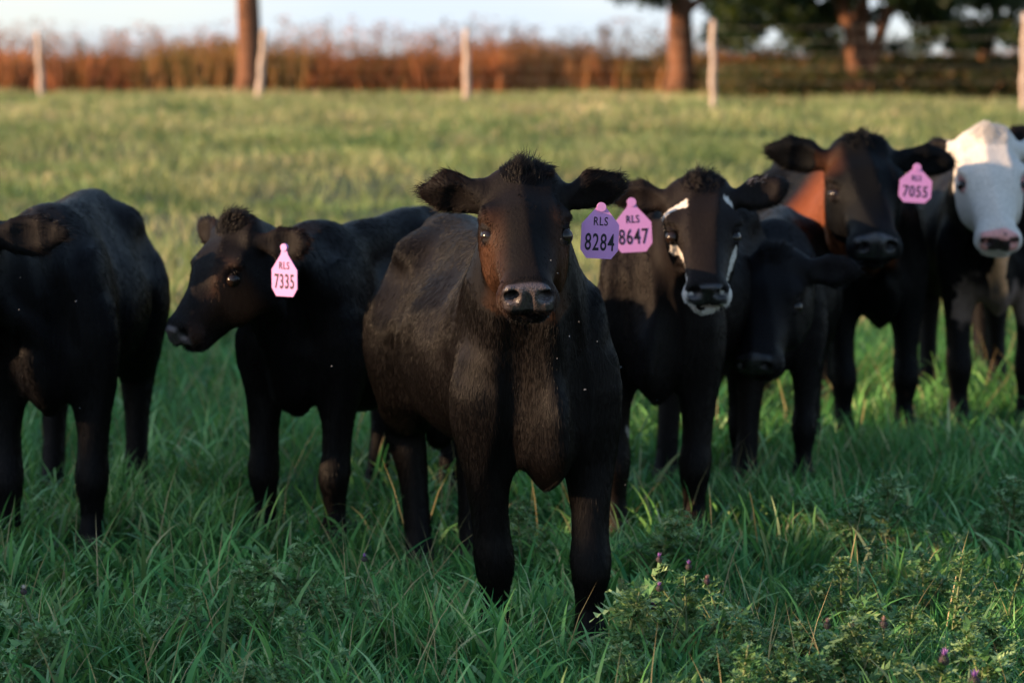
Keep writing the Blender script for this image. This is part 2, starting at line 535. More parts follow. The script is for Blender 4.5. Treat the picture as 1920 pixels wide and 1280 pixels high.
def build_trees():
    def at(u, d):
        b = P(u, 165, d); return (b.x, b.y, float(ground_z(b.x, b.y)))
    rg = np.random.default_rng(5)
    # tree 1: single dark trunk on the left
    b = at(468, 56)
    cc = crown_centers(rg, 90, (0, 0, 6.4), (4.2, 4.2, 3.6), 3.0)
    tree(b, .33, 7.5, [([(0, 0, 3.2), (1.2, .3, 4.6), (2.3, .4, 5.8)], .10, .03), ([(0, 0, 3.4), (-1.2, .2, 4.8), (-2.4, .3, 5.6)], .10, .03),
                       ([(0, 0, 4.2), (.3, -1, 5.6), (.4, -1.9, 6.8)], .08, .03)],
         clumps(rg, 14000, cc, .65), LEAF_DARK, 'lone tree whose straight dark trunk rises behind the leaning fence post', 1, leaf_size=.07)
    # tree 2: orange lit trunk right of centre
    b = at(1276, 57)
    cc = crown_centers(rg, 150, (1.0, 0, 5.6), (4.6, 4, 3.6), 1.9, .8)
    low = np.stack([rg.uniform(.7, 3.4, 34), rg.uniform(-2.0, 2.0, 34), rg.uniform(1.35, 2.5, 34)], -1)
    cc = np.concatenate([cc[cc[:, 0] > -.9], low])
    cc = np.concatenate([cc, np.stack([rg.uniform(-1.6, 0, 9), rg.uniform(-1, 1, 9), rg.uniform(2.25, 2.9, 9)], -1)])
    tree(b, .36, 7.0, [([(0, 0, 1.9), (1.4, .2, 3.0), (2.9, .3, 4.2)], .13, .03), ([(0, 0, 2.4), (-1.0, .2, 3.9), (-2.2, .2, 5.6)], .12, .03),
                       ([(0, 0, 3.0), (.4, 1, 4.8), (.6, 2, 6.5)], .10, .03)],
         clumps(rg, 17000, cc, .40), LEAF_DARK, 'tree with thick sunlit orange trunk left of the fence post with the leafy gap', 2, leaf_size=.07)
    # tree 3: forked multi stem tree
    b = at(1617, 50)
    cc = crown_centers(rg, 170, (0, 0, 5.2), (4.6, 4, 3.9), 1.55, .7)
    low = np.stack([rg.uniform(-2.8, 2.8, 60), rg.uniform(-2.0, 2.0, 60), rg.uniform(1.15, 2.4, 60)], -1)
    low = low[(np.abs(low[:, 0]) > .75) | (low[:, 1] > .8)]
    cc = cc[(np.abs(cc[:, 0]) > .8) | (cc[:, 1] > .3) | (cc[:, 2] > 2.6)]
    cc = np.concatenate([cc, low])
    top3 = np.stack([rg.uniform(-3, 3, 70), rg.uniform(-2, 2, 70), rg.uniform(2.0, 2.9, 70)], -1)
    tree(b, .34, 6, [([(0, 0, 0), (-.14, 0, .7), (-.30, 0, 1.6), (-.9, .1, 3.2), (-1.8, .2, 5)], .24, .05),
                     ([(0, 0, 0), (.12, .05, .6), (.38, .1, 1.5), (.95, .2, 3.2), (2, .3, 5)], .20, .05),
                     ([(0, 0, 0), (0, .1, .8), (.02, .25, 2.0), (0, .6, 5.5)], .22, .06),
                     ([(-.3, 0, 1.6), (.2, -.2, 2.6), (.8, -.6, 4)], .07, .03)],
         clumps(rg, 30000, np.concatenate([cc, top3]), .36), LEAF_DARK, 'forked tree with several stems spreading from a short orange lit trunk', 3, fork=True, leaf_size=.06)
    # tree 4: slanting tree at far right
    b = at(1828, 54)
    cc = crown_centers(rg, 170, (1.2, 0, 5.0), (4.4, 4, 3.9), 1.5, .7)
    low = np.stack([rg.uniform(-1.6, 4, 60), rg.uniform(-2.0, 2.0, 60), rg.uniform(1.15, 2.5, 60)], -1)
    cc = np.concatenate([cc, low])
    tree(b, .20, 6, [([(0, 0, 0), (.16, 0, .7), (.42, 0, 1.9), (1.0, .1, 3.6), (1.6, .2, 6)], .20, .06),
                     ([(.42, 0, 1.9), (-.4, 0, 3.0), (-1.4, .2, 4.2)], .09, .03)],
         clumps(rg, 30000, np.concatenate([cc, top3 + np.array((1.2, 0, 0))]), .36), LEAF_DARK, 'slanting dark tree at the far right behind the last fence post', 4, fork=True, leaf_size=.06)


build_trees()


# ------------------------------------------------------------------ implicit surface modelling of the cattle
def smin(a, b, k):
    h = np.maximum(k - np.abs(a - b), 0) / k
    return np.minimum(a, b) - h * h * k * .25


def smax(a, b, k):
    return -smin(-a, -b, k)


def ellipsoid(p, c, r, rot=None):
    q = p - c
    if rot is not None: q = q @ rot        # rot columns = local axes
    r = np.asarray(r)
    k0 = np.linalg.norm(q / r, axis=1)
    k1 = np.linalg.norm(q / (r * r), axis=1)
    return np.where(k1 > 1e-9, k0 * (k0 - 1) / np.maximum(k1, 1e-9), -r.min())


def rcone(p, a, b, ra, rb, sx=1.0):
    a = np.array(a, float); b = np.array(b, float)
    S = np.array([1 / sx, 1, 1])
    p = p * S; a = a * S; b = b * S
    ba = b - a
    L2 = ba @ ba
    t = np.clip(((p - a) @ ba) / L2, 0, 1)
    d = np.linalg.norm(p - a - t[:, None] * ba, axis=1) - (ra + (rb - ra) * t)
    return d * min(sx, 1)


def limb(p, zs, xs, ys, tz, tr, ey):
    g = np.linspace(-.05, .95, 201)
    def sm(z0, v0):
        f = np.interp(g, z0, v0)
        k = np.hanning(13); k /= k.sum()
        return np.convolve(np.pad(f, 6, mode='edge'), k, 'valid')
    X, Y, Rr = (np.interp(p[:, 2], g, sm(a_, b_)) for a_, b_ in ((zs, xs), (zs, ys), (tz, tr)))
    d = np.hypot(p[:, 0] - X, (p[:, 1] - Y) / ey) - Rr
    ov = np.maximum(p[:, 2] - tz[-1], -p[:, 2])
    return np.where(ov > 0, np.hypot(np.maximum(d, 0), ov) + np.minimum(d, 0) * .0 + .0, np.maximum(d, ov)) * .92


def surface_nets(fn, lo, hi, vox):
    lo = np.array(lo, float); hi = np.array(hi, float)
    B = 4
    nb = np.ceil((hi - lo) / (vox * B)).astype(int) + 1
    N = nb * B
    cc = [lo[i] + (np.arange(nb[i]) + .5) * B * vox - vox * .5 for i in range(3)]
    G = np.stack(np.meshgrid(*cc, indexing='ij'), -1).reshape(-1, 3)
    dc = np.concatenate([fn(G[i:i + 200000]) for i in range(0, len(G), 200000)])
    act = np.abs(dc) < B * vox * 1.25 + .012
    D = np.repeat(np.repeat(np.repeat(dc.reshape(nb), B, 0), B, 1), B, 2).astype(np.float32)
    idx = np.argwhere(act.reshape(nb))
    o = np.stack(np.meshgrid(*[np.arange(B)] * 3, indexing='ij'), -1).reshape(-1, 3)
    ii = (idx[:, None, :] * B + o[None]).reshape(-1, 3)
    pts = lo + ii * vox
    dd = np.concatenate([fn(pts[i:i + 200000]) for i in range(0, len(pts), 200000)])
    D[ii[:, 0], ii[:, 1], ii[:, 2]] = dd
    ins = D < 0
    s = np.zeros(N - 1, np.uint8)
    for a in (0, 1):
        for b in (0, 1):
            for c in (0, 1):
                s += ins[a:N[0] - 1 + a, b:N[1] - 1 + b, c:N[2] - 1 + c]
    cells = np.argwhere((s > 0) & (s < 8))
    vid = -np.ones(N - 1, np.int32)
    vid[cells[:, 0], cells[:, 1], cells[:, 2]] = np.arange(len(cells))
    acc = np.zeros((len(cells), 3)); cnt = np.zeros(len(cells))
    corner = [(a, b, c) for a in (0, 1) for b in (0, 1) for c in (0, 1)]
    cd = {q: D[cells[:, 0] + q[0], cells[:, 1] + q[1], cells[:, 2] + q[2]] for q in corner}
    for q in corner:
        for ax in range(3):
            if q[ax] == 0:
                q2 = list(q); q2[ax] = 1; q2 = tuple(q2)
                d1, d2 = cd[q], cd[q2]
                m = (d1 < 0) != (d2 < 0)
                t = np.where(m, d1 / np.where(m, d1 - d2, 1), 0)
                pt = np.tile(np.array(q, float), (len(cells), 1))
                pt[:, ax] = t
                acc[m] += pt[m]; cnt[m] += 1
    V = lo + (cells + acc / cnt[:, None]) * vox
    Fs = []
    for ax in range(3):
        a1, a2 = (ax + 1) % 3, (ax + 2) % 3
        sl0 = [slice(None)] * 3; sl1 = [slice(None)] * 3
        sl0[ax] = slice(0, -1); sl1[ax] = slice(1, None)
        e0, e1 = ins[tuple(sl0)], ins[tuple(sl1)]
        ch = np.argwhere(e0 != e1)
        ok = (ch[:, a1] > 0) & (ch[:, a2] > 0) & (ch[:, a1] < N[a1] - 1) & (ch[:, a2] < N[a2] - 1)
        ch = ch[ok]
        fl = e0[ch[:, 0], ch[:, 1], ch[:, 2]]
        def cell(d1, d2):
            c = ch.copy(); c[:, a1] += d1; c[:, a2] += d2
            return vid[c[:, 0], c[:, 1], c[:, 2]]
        q = np.stack([cell(-1, -1), cell(0, -1), cell(0, 0), cell(-1, 0)], -1)
        q[~fl] = q[~fl][:, ::-1]
        Fs.append(q)
    F = np.concatenate(Fs)
    F = F[(F >= 0).all(1)]
    return V, F


def vn3(p, sc, seed):
    return (vnoise(p[:, 0] * sc + p[:, 2] * sc * .35, p[:, 1] * sc, 1, 200 + seed) + vnoise(p[:, 1] * sc, p[:, 2] * sc + p[:, 0] * sc * .4, 1, 210 + seed)) * .5


BROWN_BLACK = np.array((.020, .0125, .010))
COAT = None


def coat_material():
    m = NT('calf_hide')
    col = m.attr('coat').outputs['Color']
    nose = m.attr('nose').outputs['Fac']
    oc = m.n('ShaderNodeTexCoord').outputs['Object']
    mp = m.n('ShaderNodeMapping', {0: oc, 3: (60, 60, 9)}).outputs[0]
    streak = m.noise(3.0, 5, mp, .6)
    k = m.n('ShaderNodeMapRange', {0: streak, 1: .3, 2: .7, 3: .78, 4: 1.25}).outputs[0]
    c = m.mix(1.0, col, m.n('ShaderNodeCombineColor', {0: k, 1: k, 2: k}).outputs[0], 'MULTIPLY')
    vor = m.n('ShaderNodeTexVoronoi', {'Vector': oc, 'Scale': 260.0}).outputs[0]
    bh = m.n('ShaderNodeMix', {0: nose, 2: streak, 3: vor}, data_type='FLOAT').outputs[0]
    b = m.n('ShaderNodeBump', {'Strength': .5, 'Distance': .003, 'Height': bh})
    ro = m.n('ShaderNodeMapRange', {0: nose, 1: 0, 2: 1, 3: .62, 4: .34}).outputs[0]
    p = m.n('ShaderNodeBsdfPrincipled', {'Base Color': c, 'Roughness': ro, 'Normal': b.outputs[0], 'Specular IOR Level': m.n('ShaderNodeMapRange', {0: nose, 3: .08, 4: .5}).outputs[0]})
    return m.done(p.outputs[0])


def fur_material():
    m = NT('calf_hair')
    col = m.attr('coat').outputs['Color']
    tint = m.attr('tint').outputs['Fac']
    k = m.n('ShaderNodeMapRange', {0: tint, 1: 0, 2: 1, 3: .68, 4: 1.35}).outputs[0]
    c = m.mix(1.0, col, m.n('ShaderNodeCombineColor', {0: k, 1: k, 2: k}).outputs[0], 'MULTIPLY')
    p = m.n('ShaderNodeBsdfPrincipled', {'Base Color': c, 'Roughness': .31, 'Specular IOR Level': .10})
    return m.done(p.outputs[0])


HIDE = coat_material()
HAIR = fur_material()
EYE = NT('calf_eye')
_p = EYE.n('ShaderNodeBsdfPrincipled', {'Base Color': (.012, .007, .005, 1), 'Roughness': .16, 'Specular IOR Level': .30, 'Coat Weight': .1, 'Coat Roughness': .02})
EYE = EYE.done(_p.outputs[0])


def smoothstep(a, b, x):
    t = np.clip((x - a) / (b - a), 0, 1)
    return t * t * (3 - 2 * t)


def uvsphere(c, r, n=16, m=10):
    V, F = [], []
    for j in range(m + 1):
        th = math.pi * j / m
        for i in range(n):
            ph = 2 * math.pi * i / n
            V.append((c[0] + r * math.sin(th) * math.cos(ph), c[1] + r * math.sin(th) * math.sin(ph), c[2] + r * math.cos(th)))
    for j in range(m):
        for i in range(n):
            F.append((j * n + i, (j + 1) * n + i, (j + 1) * n + (i + 1) % n, j * n + (i + 1) % n))
    return V, F


class Calf:
    def __init__(s, label, front, yaw, scale, poll, hyaw, pitch, roll=0, hs=1.0, vox=.008, fur=30000, ears=None, feet=None,
                 coat='black', seed=0, furlen=.020, furrad=.0006, belly=1.0, eyes=(1, 1), neckr=.86, drop=0.0, fs=.88):
        """front: (x, y) world centre of the fore hooves; poll: world point; hyaw/pitch/roll degrees; ears: {side: (out, up, back, len, wid)}"""
        s.fs = fs
        th = R(yaw)
        fw = Vector((math.sin(th), -math.cos(th), 0))
        base = Vector((front[0], front[1], 0)) - fw * .42 * scale
        base.z = float(ground_z(base.x, base.y))
        s.root = empty('calf', base, th, scale)
        props(s.root, label, 'calf', 'young cattle standing in the pasture')
        inv = (Matrix.Translation(base) @ Matrix.Rotation(th, 4, 'Z') @ Matrix.Scale(scale, 4)).inverted()
        s.inv = inv
        A = lambda v: np.array(tuple(v))
        pl = A(inv @ poll)
        hy = R(hyaw - yaw); pt = R(pitch); ro = R(roll)
        fh = np.array((math.sin(hy), -math.cos(hy), 0.)); zz = np.array((0, 0, 1.)); side = np.cross(fh, zz) * -1   # side = +x when facing -y
        side = np.array((math.cos(hy), math.sin(hy), 0.))
        Fv = math.cos(pt) * fh - math.sin(pt) * zz
        Uv = math.sin(pt) * fh + math.cos(pt) * zz
        S2 = math.cos(ro) * side + math.sin(ro) * Uv
        U2 = -math.sin(ro) * side + math.cos(ro) * Uv
        H = np.stack([S2, Fv, U2], 1);       # columns: side, forward, up
        hs = hs / scale
        s.H, s.pl, s.hs = H, pl, hs
        hp = lambda x, f, u: pl + H @ (np.array((x, f * fs, u)) * hs)
        s.hp = hp
        E, RC = ellipsoid, rcone
        # feet (local)
        ft = {'fl': (-.115, -.42), 'fr': (.115, -.42), 'hl': (-.13, .47), 'hr': (.13, .47)}
        for k, v in (feet or {}).items():
            q = inv @ Vector((v[0], v[1], 0)); ft[k] = (q.x, q.y)
        body, soft = [], []
        add = lambda f, k: body.append((f, k))
        bw = belly
        add(lambda p: E(p, (0, .08, .645 - drop), (.222 * bw, .44, .235)), .05)
        add(lambda p: E(p, (0, -.27, .68), (.150, .24, .25)), .08)
        add(lambda p: E(p, (0, .42, .665), (.205, .24, .245)), .10)
        add(lambda p: RC(p, (0, -.28, .865), (0, .50, .875), .075, .085, .9), .10)
        add(lambda p: E(p, (0, -.40, .565), (.070, .13, .14)), .07)
        for sg in (-1, 1):
            rot = np.array(((1, 0, 0), (0, .97, .25), (0, -.25, .97))).T
            add(lambda p, sg=sg: E(p, (sg * .118, -.37, .63), (.062, .115, .225), rot), .045)
            add(lambda p, sg=sg: E(p, (sg * .12, .40, .868), (.040, .065, .035)), .08)
            add(lambda p, sg=sg: E(p, (sg * .120, .47, .62), (.095, .165, .23)), .045)
        add(lambda p: E(p, (0, .60, .90), (.05, .06, .05)), .08)
        # tail
        add(lambda p: RC(p, (0, .63, .88), (.01, .69, .62), .032, .02), .04)
        add(lambda p: RC(p, (.01, .69, .62), (.0, .68, .34), .02, .03), .03)
        legs = []
        for key, sg in (('fl', -1), ('fr', 1)):
            fx, fy = ft[key]
            top = np.array((sg * .128, -.41, .56)); foot = np.array((fx, fy, 0))
            fw_ = {'z': (0, .03, .055, .085, .115, .15, .19, .235, .28, .34, .40, .47, .54, .62, .70, .78),
                   'r': (.040, .043, .039, .033, .030, .034, .043, .046, .041, .043, .051, .064, .074, .076, .052, -.03)}
            zz_ = np.array((0, .10, .20, .30, .45, .58, .70))
            ax = top[0] + (fx - top[0]) * smoothstep(.60, .08, zz_)
            ay = top[1] + (fy - top[1]) * smoothstep(.60, .08, zz_) + np.array((-.030, 0, -.012, .0, .008, .0, .0))
            legs += [(lambda p, zz_=zz_, ax=ax, ay=ay, t=fw_: limb(p, zz_, ax, ay, t['z'], t['r'], 1.12), .05)]
        for key, sg in (('hl', -1), ('hr', 1)):
            fx, fy = ft[key]
            hw_ = {'z': (0, .03, .055, .085, .12, .18, .25, .31, .36, .41, .47, .54,   .62, .70, .76, .84),
                   'r': (.038, .042, .038, .035, .034, .033, .037, .045, .052, .064, .083, .102, .115, .110, .080, -.02)}
            zz_ = np.array((0, .06, .11, .25, .37, .48, .58, .70))
            tx = sg * .128
            ax = tx + (fx - tx) * smoothstep(.62, .15, zz_)
            ay = np.array((fy - .02, fy, fy + .02, fy + .055, fy + .085, .43, .42, .44))
            legs += [(lambda p, zz_=zz_, ax=ax, ay=ay, t=hw_: limb(p, zz_, ax, ay, t['z'], t['r'], 1.3), .05)]
        # neck
        nb = hp(0, .00, -.055)
        wi = np.array((0, -.30, .74))
        md = wi * .45 + nb * .55 + np.array((0, 0, -.03))
        nk = [(lambda p: RC(p, wi, md, .20 * neckr, .155 * neckr, .78), .10),
              (lambda p: RC(p, md, nb, .155 * neckr, .105 * hs, .82), .08),
              (lambda p, a=hp(0, .06, -.10), b=np.array((0, -.53, .50)): RC(p, a * .8 + md * .2 + np.array((0, 0, -.04)), b, .05, .06, .6), .10),
              (lambda p, a=(0, -.55, .58), b=(.012, -.44, .44): RC(p, a, b, .034, .030, .6), .05),
              (lambda p, a=hp(-.05, .10, -.12), b=(-.075, -.46, .58): RC(p, a, b, .030, .018), .045),
              (lambda p, a=hp(.05, .10, -.12), b=(.06, -.46, .55): RC(p, a, b, .030, .022), .045)]
        for f, k in legs + nk: add(f, k)
        # head, in head space
        hd = []
        ha = lambda f, k: hd.append((f, k))
        ha(lambda q: E(q, (0, .045, -.010), (.100, .115, .092)), .02)
        ha(lambda q: E(q, (0, .005, .018), (.100, .062, .060)), .03)
        ha(lambda q: E(q, (0, .125, .002), (.099, .10, .070)), .04)
        ha(lambda q: E(q, (0, -.010, .048), (.066, .050, .032)), .05)
        ha(lambda q: RC(q, (0, .14, -.012), (0, .345, -.020), .086, .054, 1.0), .04)
        ha(lambda q: E(q, (0, .358, -.026), (.062, .046, .048)), .03)
        ha(lambda q: E(q, (0, .388, .000), (.046, .020, .026)), .016)
        for sg in (-1, 1):
            ha(lambda q, sg=sg: E(q, (sg * .056, .13, -.070), (.044, .11, .070)), .04)
            ha(lambda q, sg=sg: E(q, (sg * .080, .125, .036), (.026, .040, .018)), .03)
            ha(lambda q, sg=sg: E(q, (sg * .044, .362, -.034), (.026, .036, .032)), .02)
            ha(lambda q, sg=sg: E(q, (sg * .038, .388, -.002), (.020, .016, .022)), .012)
        ha(lambda q: RC(q, (0, .06, -.110), (0, .33, -.070), .066, .038, .95), .05)
        ha(lambda q: E(q, (0, .350, -.074), (.040, .038, .022)), .012)

        def headsdf(q):
            d = None
            for f, k in hd:
                v = f(q)
                d = v if d is None else smin(d, v, k)
            for sg in (-1, 1):
                d = smax(d, -ellipsoid(q, (sg * .100, .166, .026), (.020, .025, .017)), .010)
                rotn = np.array(((.8, sg * .1, sg * .6), (0, 1, 0), (-sg * .6, 0, .8)))
                d = smax(d, -ellipsoid(q, (sg * .036, .406, -.002), (.0140, .032, .0115), rotn), .005)
                # eyelids
                d = smin(d, ellipsoid(q, (sg * .084, .149, .0270), (.021, .024, .0110)), .007)
                d = smin(d, ellipsoid(q, (sg * .086, .181, .0095), (.017, .015, .0095)), .007)
            d = smax(d, -ellipsoid(q, (0, .400, -.056), (.055, .045, .0035)), .008)
            d = smax(d, -ellipsoid(q, (0, .414, -.012), (.0035, .012, .028)), .008)
            return d
        # ears
        ea = ears or {}
        s.ears = {}
        earf = []
        for sg in (-1, 1):
            up, back, ln, wd, tw = ea.get(sg, (.10, .15, .165, .052, 0))
            b0 = hp(sg * .080, .015, .022)
            dv = side * sg + zz * up - fh * back; dv /= np.linalg.norm(dv)
            nrm = fh * math.cos(R(tw)) + zz * math.sin(R(tw)); nrm -= dv * (nrm @ dv); nrm /= np.linalg.norm(nrm)
            wv = np.cross(nrm, dv)
            M = np.stack([dv, wv, nrm], 1)
            ln_, wd_ = ln * hs, wd * hs
            c = b0 + dv * ln_ * .52
            s.ears[sg] = (b0, dv, wv, nrm, ln_, wd_, M)

            def ef(p, b0=b0, c=c, M=M, ln_=ln_, wd_=wd_, dv=dv, nrm=nrm):
                q = (p - c) @ M
                # wing-like outline: narrow at the base, widest two thirds out, bent tip
                f = np.clip((q[:, 0] / ln_ + .5), -.2, 1.2)
                ww = wd_ * (.62 + .40 * smoothstep(-.1, .40, f) - .22 * smoothstep(.6, 1.0, f))
                th_ = .015 * hs
                zc = q[:, 2] + .35 * (q[:, 1] ** 2) / max(wd_, 1e-3) - .012
                k0 = np.sqrt((q[:, 0] / (ln_ * .52)) ** 2 + (q[:, 1] / ww) ** 2 + (zc / (th_ * 1.4)) ** 2)
                k1 = np.sqrt((q[:, 0] / (ln_ * .52) ** 2) ** 2 + (q[:, 1] / ww ** 2) ** 2 + (zc / (th_ * 1.4) ** 2) ** 2)
                d = k0 * (k0 - 1) / np.maximum(k1, 1e-6)
                d = np.maximum(d, -th_)
                r2 = rcone(p, b0 - dv * .02, b0 + dv * ln_ * .42, .036 * hs, .024 * hs)
                d = smin(d, r2, .03 * hs)
                cup = ellipsoid(np.stack([q[:, 0], q[:, 1], zc], -1), (-ln_ * .02, 0, .030 * hs), (ln_ * .34, wd_ * .62, .0215 * hs))
                return smax(d, -cup, .008 * hs)
            earf.append(ef)

        def fn(p):
            d = None
            for f, k in body:
                v = f(p)
                d = v if d is None else smin(d, v, k)
            q = ((p - pl) @ H) / hs / np.array((1, fs, 1))
            dh = headsdf(q) * hs
            d = smin(d, dh, .035)
            # re-carve the sockets and nostrils stay because the neck ends behind them
            for ef in earf:
                d = smin(d, ef(p), .018)
            # shallow muscle relief
            for sg in (-1, 1):
                d = smax(d, -ellipsoid(p, (sg * .235, .27, .80), (.050, .12, .075)), .07)      # hollow in front of the hip
                d = smax(d, -ellipsoid(p, (sg * .235, -.19, .60), (.045, .030, .22)), .06)     # groove behind the shoulder
                d = smax(d, -ellipsoid(p, (sg * .215, .27, .50), (.045, .040, .15)), .06)      # fold before the stifle
                d = smax(d, -ellipsoid(p, (sg * .075, -.60, .62), (.030, .07, .20)), .05)      # jugular groove
            tr = smoothstep(.30, .45, p[:, 2])
            d = d + tr * (.008 * (vn3(p, 5.5, 1) - .5) * 2 + .002 * (vn3(p, 13, 5) - .5) * 2)
            d = d + .006 * smoothstep(-.25, -.42, p[:, 1]) * tr * np.abs(np.sin(p[:, 0] * 42 + 1.2 * np.sin(p[:, 2] * 8)))
            d = d + .0012 * np.sin(p[:, 1] * 21 + 2 * np.sin(p[:, 2] * 9)) * np.sin(p[:, 2] * 14 + seed) * smoothstep(.35, .6, p[:, 2])
            return d
        hpts = np.array([hp(0, .52, -.16), hp(0, .52, .06), hp(0, -.1, .17), hp(.3, .1, 0), hp(-.3, .1, 0)])
        lo = np.minimum(np.array((-.42, -.68, -.02)), hpts.min(0) - .04)
        hi = np.maximum(np.array((.42, .78, 1.03)), hpts.max(0) + .06)
        V, F = surface_nets(fn, lo, hi, vox / scale)
        s.V, s.F = V, F
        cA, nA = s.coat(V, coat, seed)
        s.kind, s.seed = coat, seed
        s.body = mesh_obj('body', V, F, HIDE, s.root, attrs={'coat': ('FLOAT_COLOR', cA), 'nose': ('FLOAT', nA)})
        for sg in (-1, 1):
            c = hp(sg * .0810, .164, .0085)
            v, f = uvsphere(c, .0198 * hs)
            mesh_obj('eye', v, f, EYE, s.root)
        if fur * FUR > 0:
            s.fur(int(fur * FUR), furlen / scale, furrad / scale, seed)

    def headq(s, p): return ((p - s.pl) @ s.H) / s.hs / np.array((1, s.fs, 1))

    def coat(s, p, kind, seed):
        q = s.headq(p)
        X, Fq, U = q[:, 0], q[:, 1], q[:, 2]
        n = len(p)
        base = {'black': (.0058, .0048, .0052), 'brown': (.0050, .0039, .0039), 'rust': (.0022, .0023, .0028), 'stripes': (.0068, .0050, .0048)}.get(kind, (.0060, .0050, .0052))
        c = np.tile(np.array(base), (n, 1))
        nz = vnoise(p[:, 1] * 3 + p[:, 0] * 2, p[:, 2] * 3, 2.3, seed + 50)
        c *= (.75 + .6 * nz)[:, None]
        inhead = (Fq > -.09) & (Fq < .45) & (np.abs(X) < .125) & (U > -.20) & (U < .14)
        # reddish cheeks / brow hair
        f = smoothstep(.03, .10, np.abs(X)) * smoothstep(.10, .2, Fq) * inhead
        if kind in ('brown',):
            c = c * (1 - f[:, None] * .8) + np.array((.070, .030, .015)) * f[:, None] * .8
            f2 = smoothstep(.02, -.06, Fq) * smoothstep(.0, .05, U) * (np.abs(X) < .12)
            c = c * (1 - f2[:, None] * .5) + np.array((.026, .012, .008)) * f2[:, None] * .5
        wh = np.array((.52, .48, .44))
        jag = .010 * (vnoise(p[:, 0] * 40, p[:, 2] * 40, 1.0, 3) - .5)
        if kind == 'whiteface':
            f = (smoothstep(-.085, -.06, Fq + jag) * (np.abs(X) < .118) * (U > -.19)) * (Fq < .45)
            f = np.clip(f + 0, 0, 1)
            lo = smoothstep(.54, .47, p[:, 2] + 8 * jag) * (p[:, 1] < -.22) * smoothstep(.34, .38, p[:, 2] + 4 * jag) * (np.abs(p[:, 0]) < .14 + jag * 6)
            sun_dew = (np.abs(p[:, 0] - .005 + .02 * np.sin(p[:, 2] * 14)) < .026 + jag * 1.5) * (p[:, 1] < -.36) * (p[:, 2] < .86)
            sun_dew = (sun_dew * (p[:, 2] < .70))[:, None]; c = c * (1 - sun_dew) + np.array((.60, .33, .18)) * sun_dew; f = np.clip(f, 0, 1)[:, None]  # orange sunlight painted into the colour of the white dewlap stripe
            lo = lo[:, None]
            c = c * (1 - lo) + np.array((.17, .12, .10)) * lo
            c = c * (1 - f) + wh * f
        if kind == 'stripes':
            st_ = (smoothstep(.172, .182, Fq + jag)) * (Fq < .405) * (U < -.002 - .10 * (Fq - .16) + jag + .016 * smoothstep(.28, .33, Fq)) * (U > -.040 - .30 * (Fq - .19) - .6 * smoothstep(.26, .34, Fq) * .05 - jag) * (np.abs(X) > .036)
            chin = (Fq > .24) * (U < -.056 + .02 * (X < -.01) + jag) * (U > -.15) * (np.abs(X) < .085) * ~((np.abs(X) < .03) & (Fq > .372) & (U > -.066))
            arc = (np.abs(np.hypot(X + .068, (Fq - .135)) - .052) < .014 + jag) * (X < -.040) * (Fq < .125) * (U > 0)
            spot = (np.hypot(X - .070, Fq - .060) < .014 + jag) * (U > 0)
            f = np.clip(st_ + chin + arc + spot, 0, 1)[:, None].astype(float)
            c = c * (1 - f) + wh * f
            el = np.hypot(p[:, 0] + .05, p[:, 2] - .31) 
            f = ((el < .035 + 2 * jag) * (p[:, 1] < -.2))[:, None].astype(float) * .5
            c = c * (1 - f) + wh * f
        if kind == 'rust':  # orange sunlight painted into the black coat, one side of neck and temple
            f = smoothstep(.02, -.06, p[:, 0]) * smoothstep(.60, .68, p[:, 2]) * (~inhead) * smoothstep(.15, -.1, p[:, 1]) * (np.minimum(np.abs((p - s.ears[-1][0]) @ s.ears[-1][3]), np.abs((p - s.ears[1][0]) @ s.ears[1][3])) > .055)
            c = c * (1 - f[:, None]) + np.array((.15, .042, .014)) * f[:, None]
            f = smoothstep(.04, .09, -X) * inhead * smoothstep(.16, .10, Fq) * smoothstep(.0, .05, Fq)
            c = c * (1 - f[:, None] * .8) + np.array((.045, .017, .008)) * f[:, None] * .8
        # nose leather, eyelids, hooves
        nose = smoothstep(.374, .384, Fq + .0 * X) * smoothstep(.060, .048, np.abs(X)) * smoothstep(-.038, -.030, U) * smoothstep(.040, .033, U)
        pad = {'whiteface': (.55, .25, .23), 'brown': (.055, .044, .048)}.get(kind, (.018, .016, .018))
        padc = np.tile(np.array(pad), (n, 1))
        if kind == 'whiteface':
            blk = ((np.abs(X) < .030 + jag) & (U < .012 + jag * 2)) | (vnoise(p[:, 0] * 55, p[:, 2] * 55, 1.0, 8) > .80)
            padc[blk] = (.03, .02, .022)
        c = c * (1 - nose[:, None]) + padc * nose[:, None]
        # dark inside of nostrils and mouth line are skin
        for sg in (-1, 1):
            e = np.linalg.norm((q - np.array((sg * .092, .163, .016))) / np.array((.030, .034, .024)), axis=1)
            f = smoothstep(1.1, .8, e)[:, None]
            lid = np.array((.33, .16, .15)) if kind == 'whiteface' else np.array((.008, .006, .006))
            c = c * (1 - f) + lid * f
            nn = np.linalg.norm((q - np.array((sg * .040, .400, .002))) / np.array((.017, .022, .013)), axis=1)
            f = smoothstep(1.15, .85, nn)[:, None]
            c = c * (1 - f) + np.array((.004, .003, .003)) * f
            nose = nose * (1 - f[:, 0])
        f = smoothstep(.065, .05, p[:, 2])[:, None]
        c = c * (1 - f) + np.array((.05, .04, .03)) * f
        s.last = (q, inhead)
        return c, nose

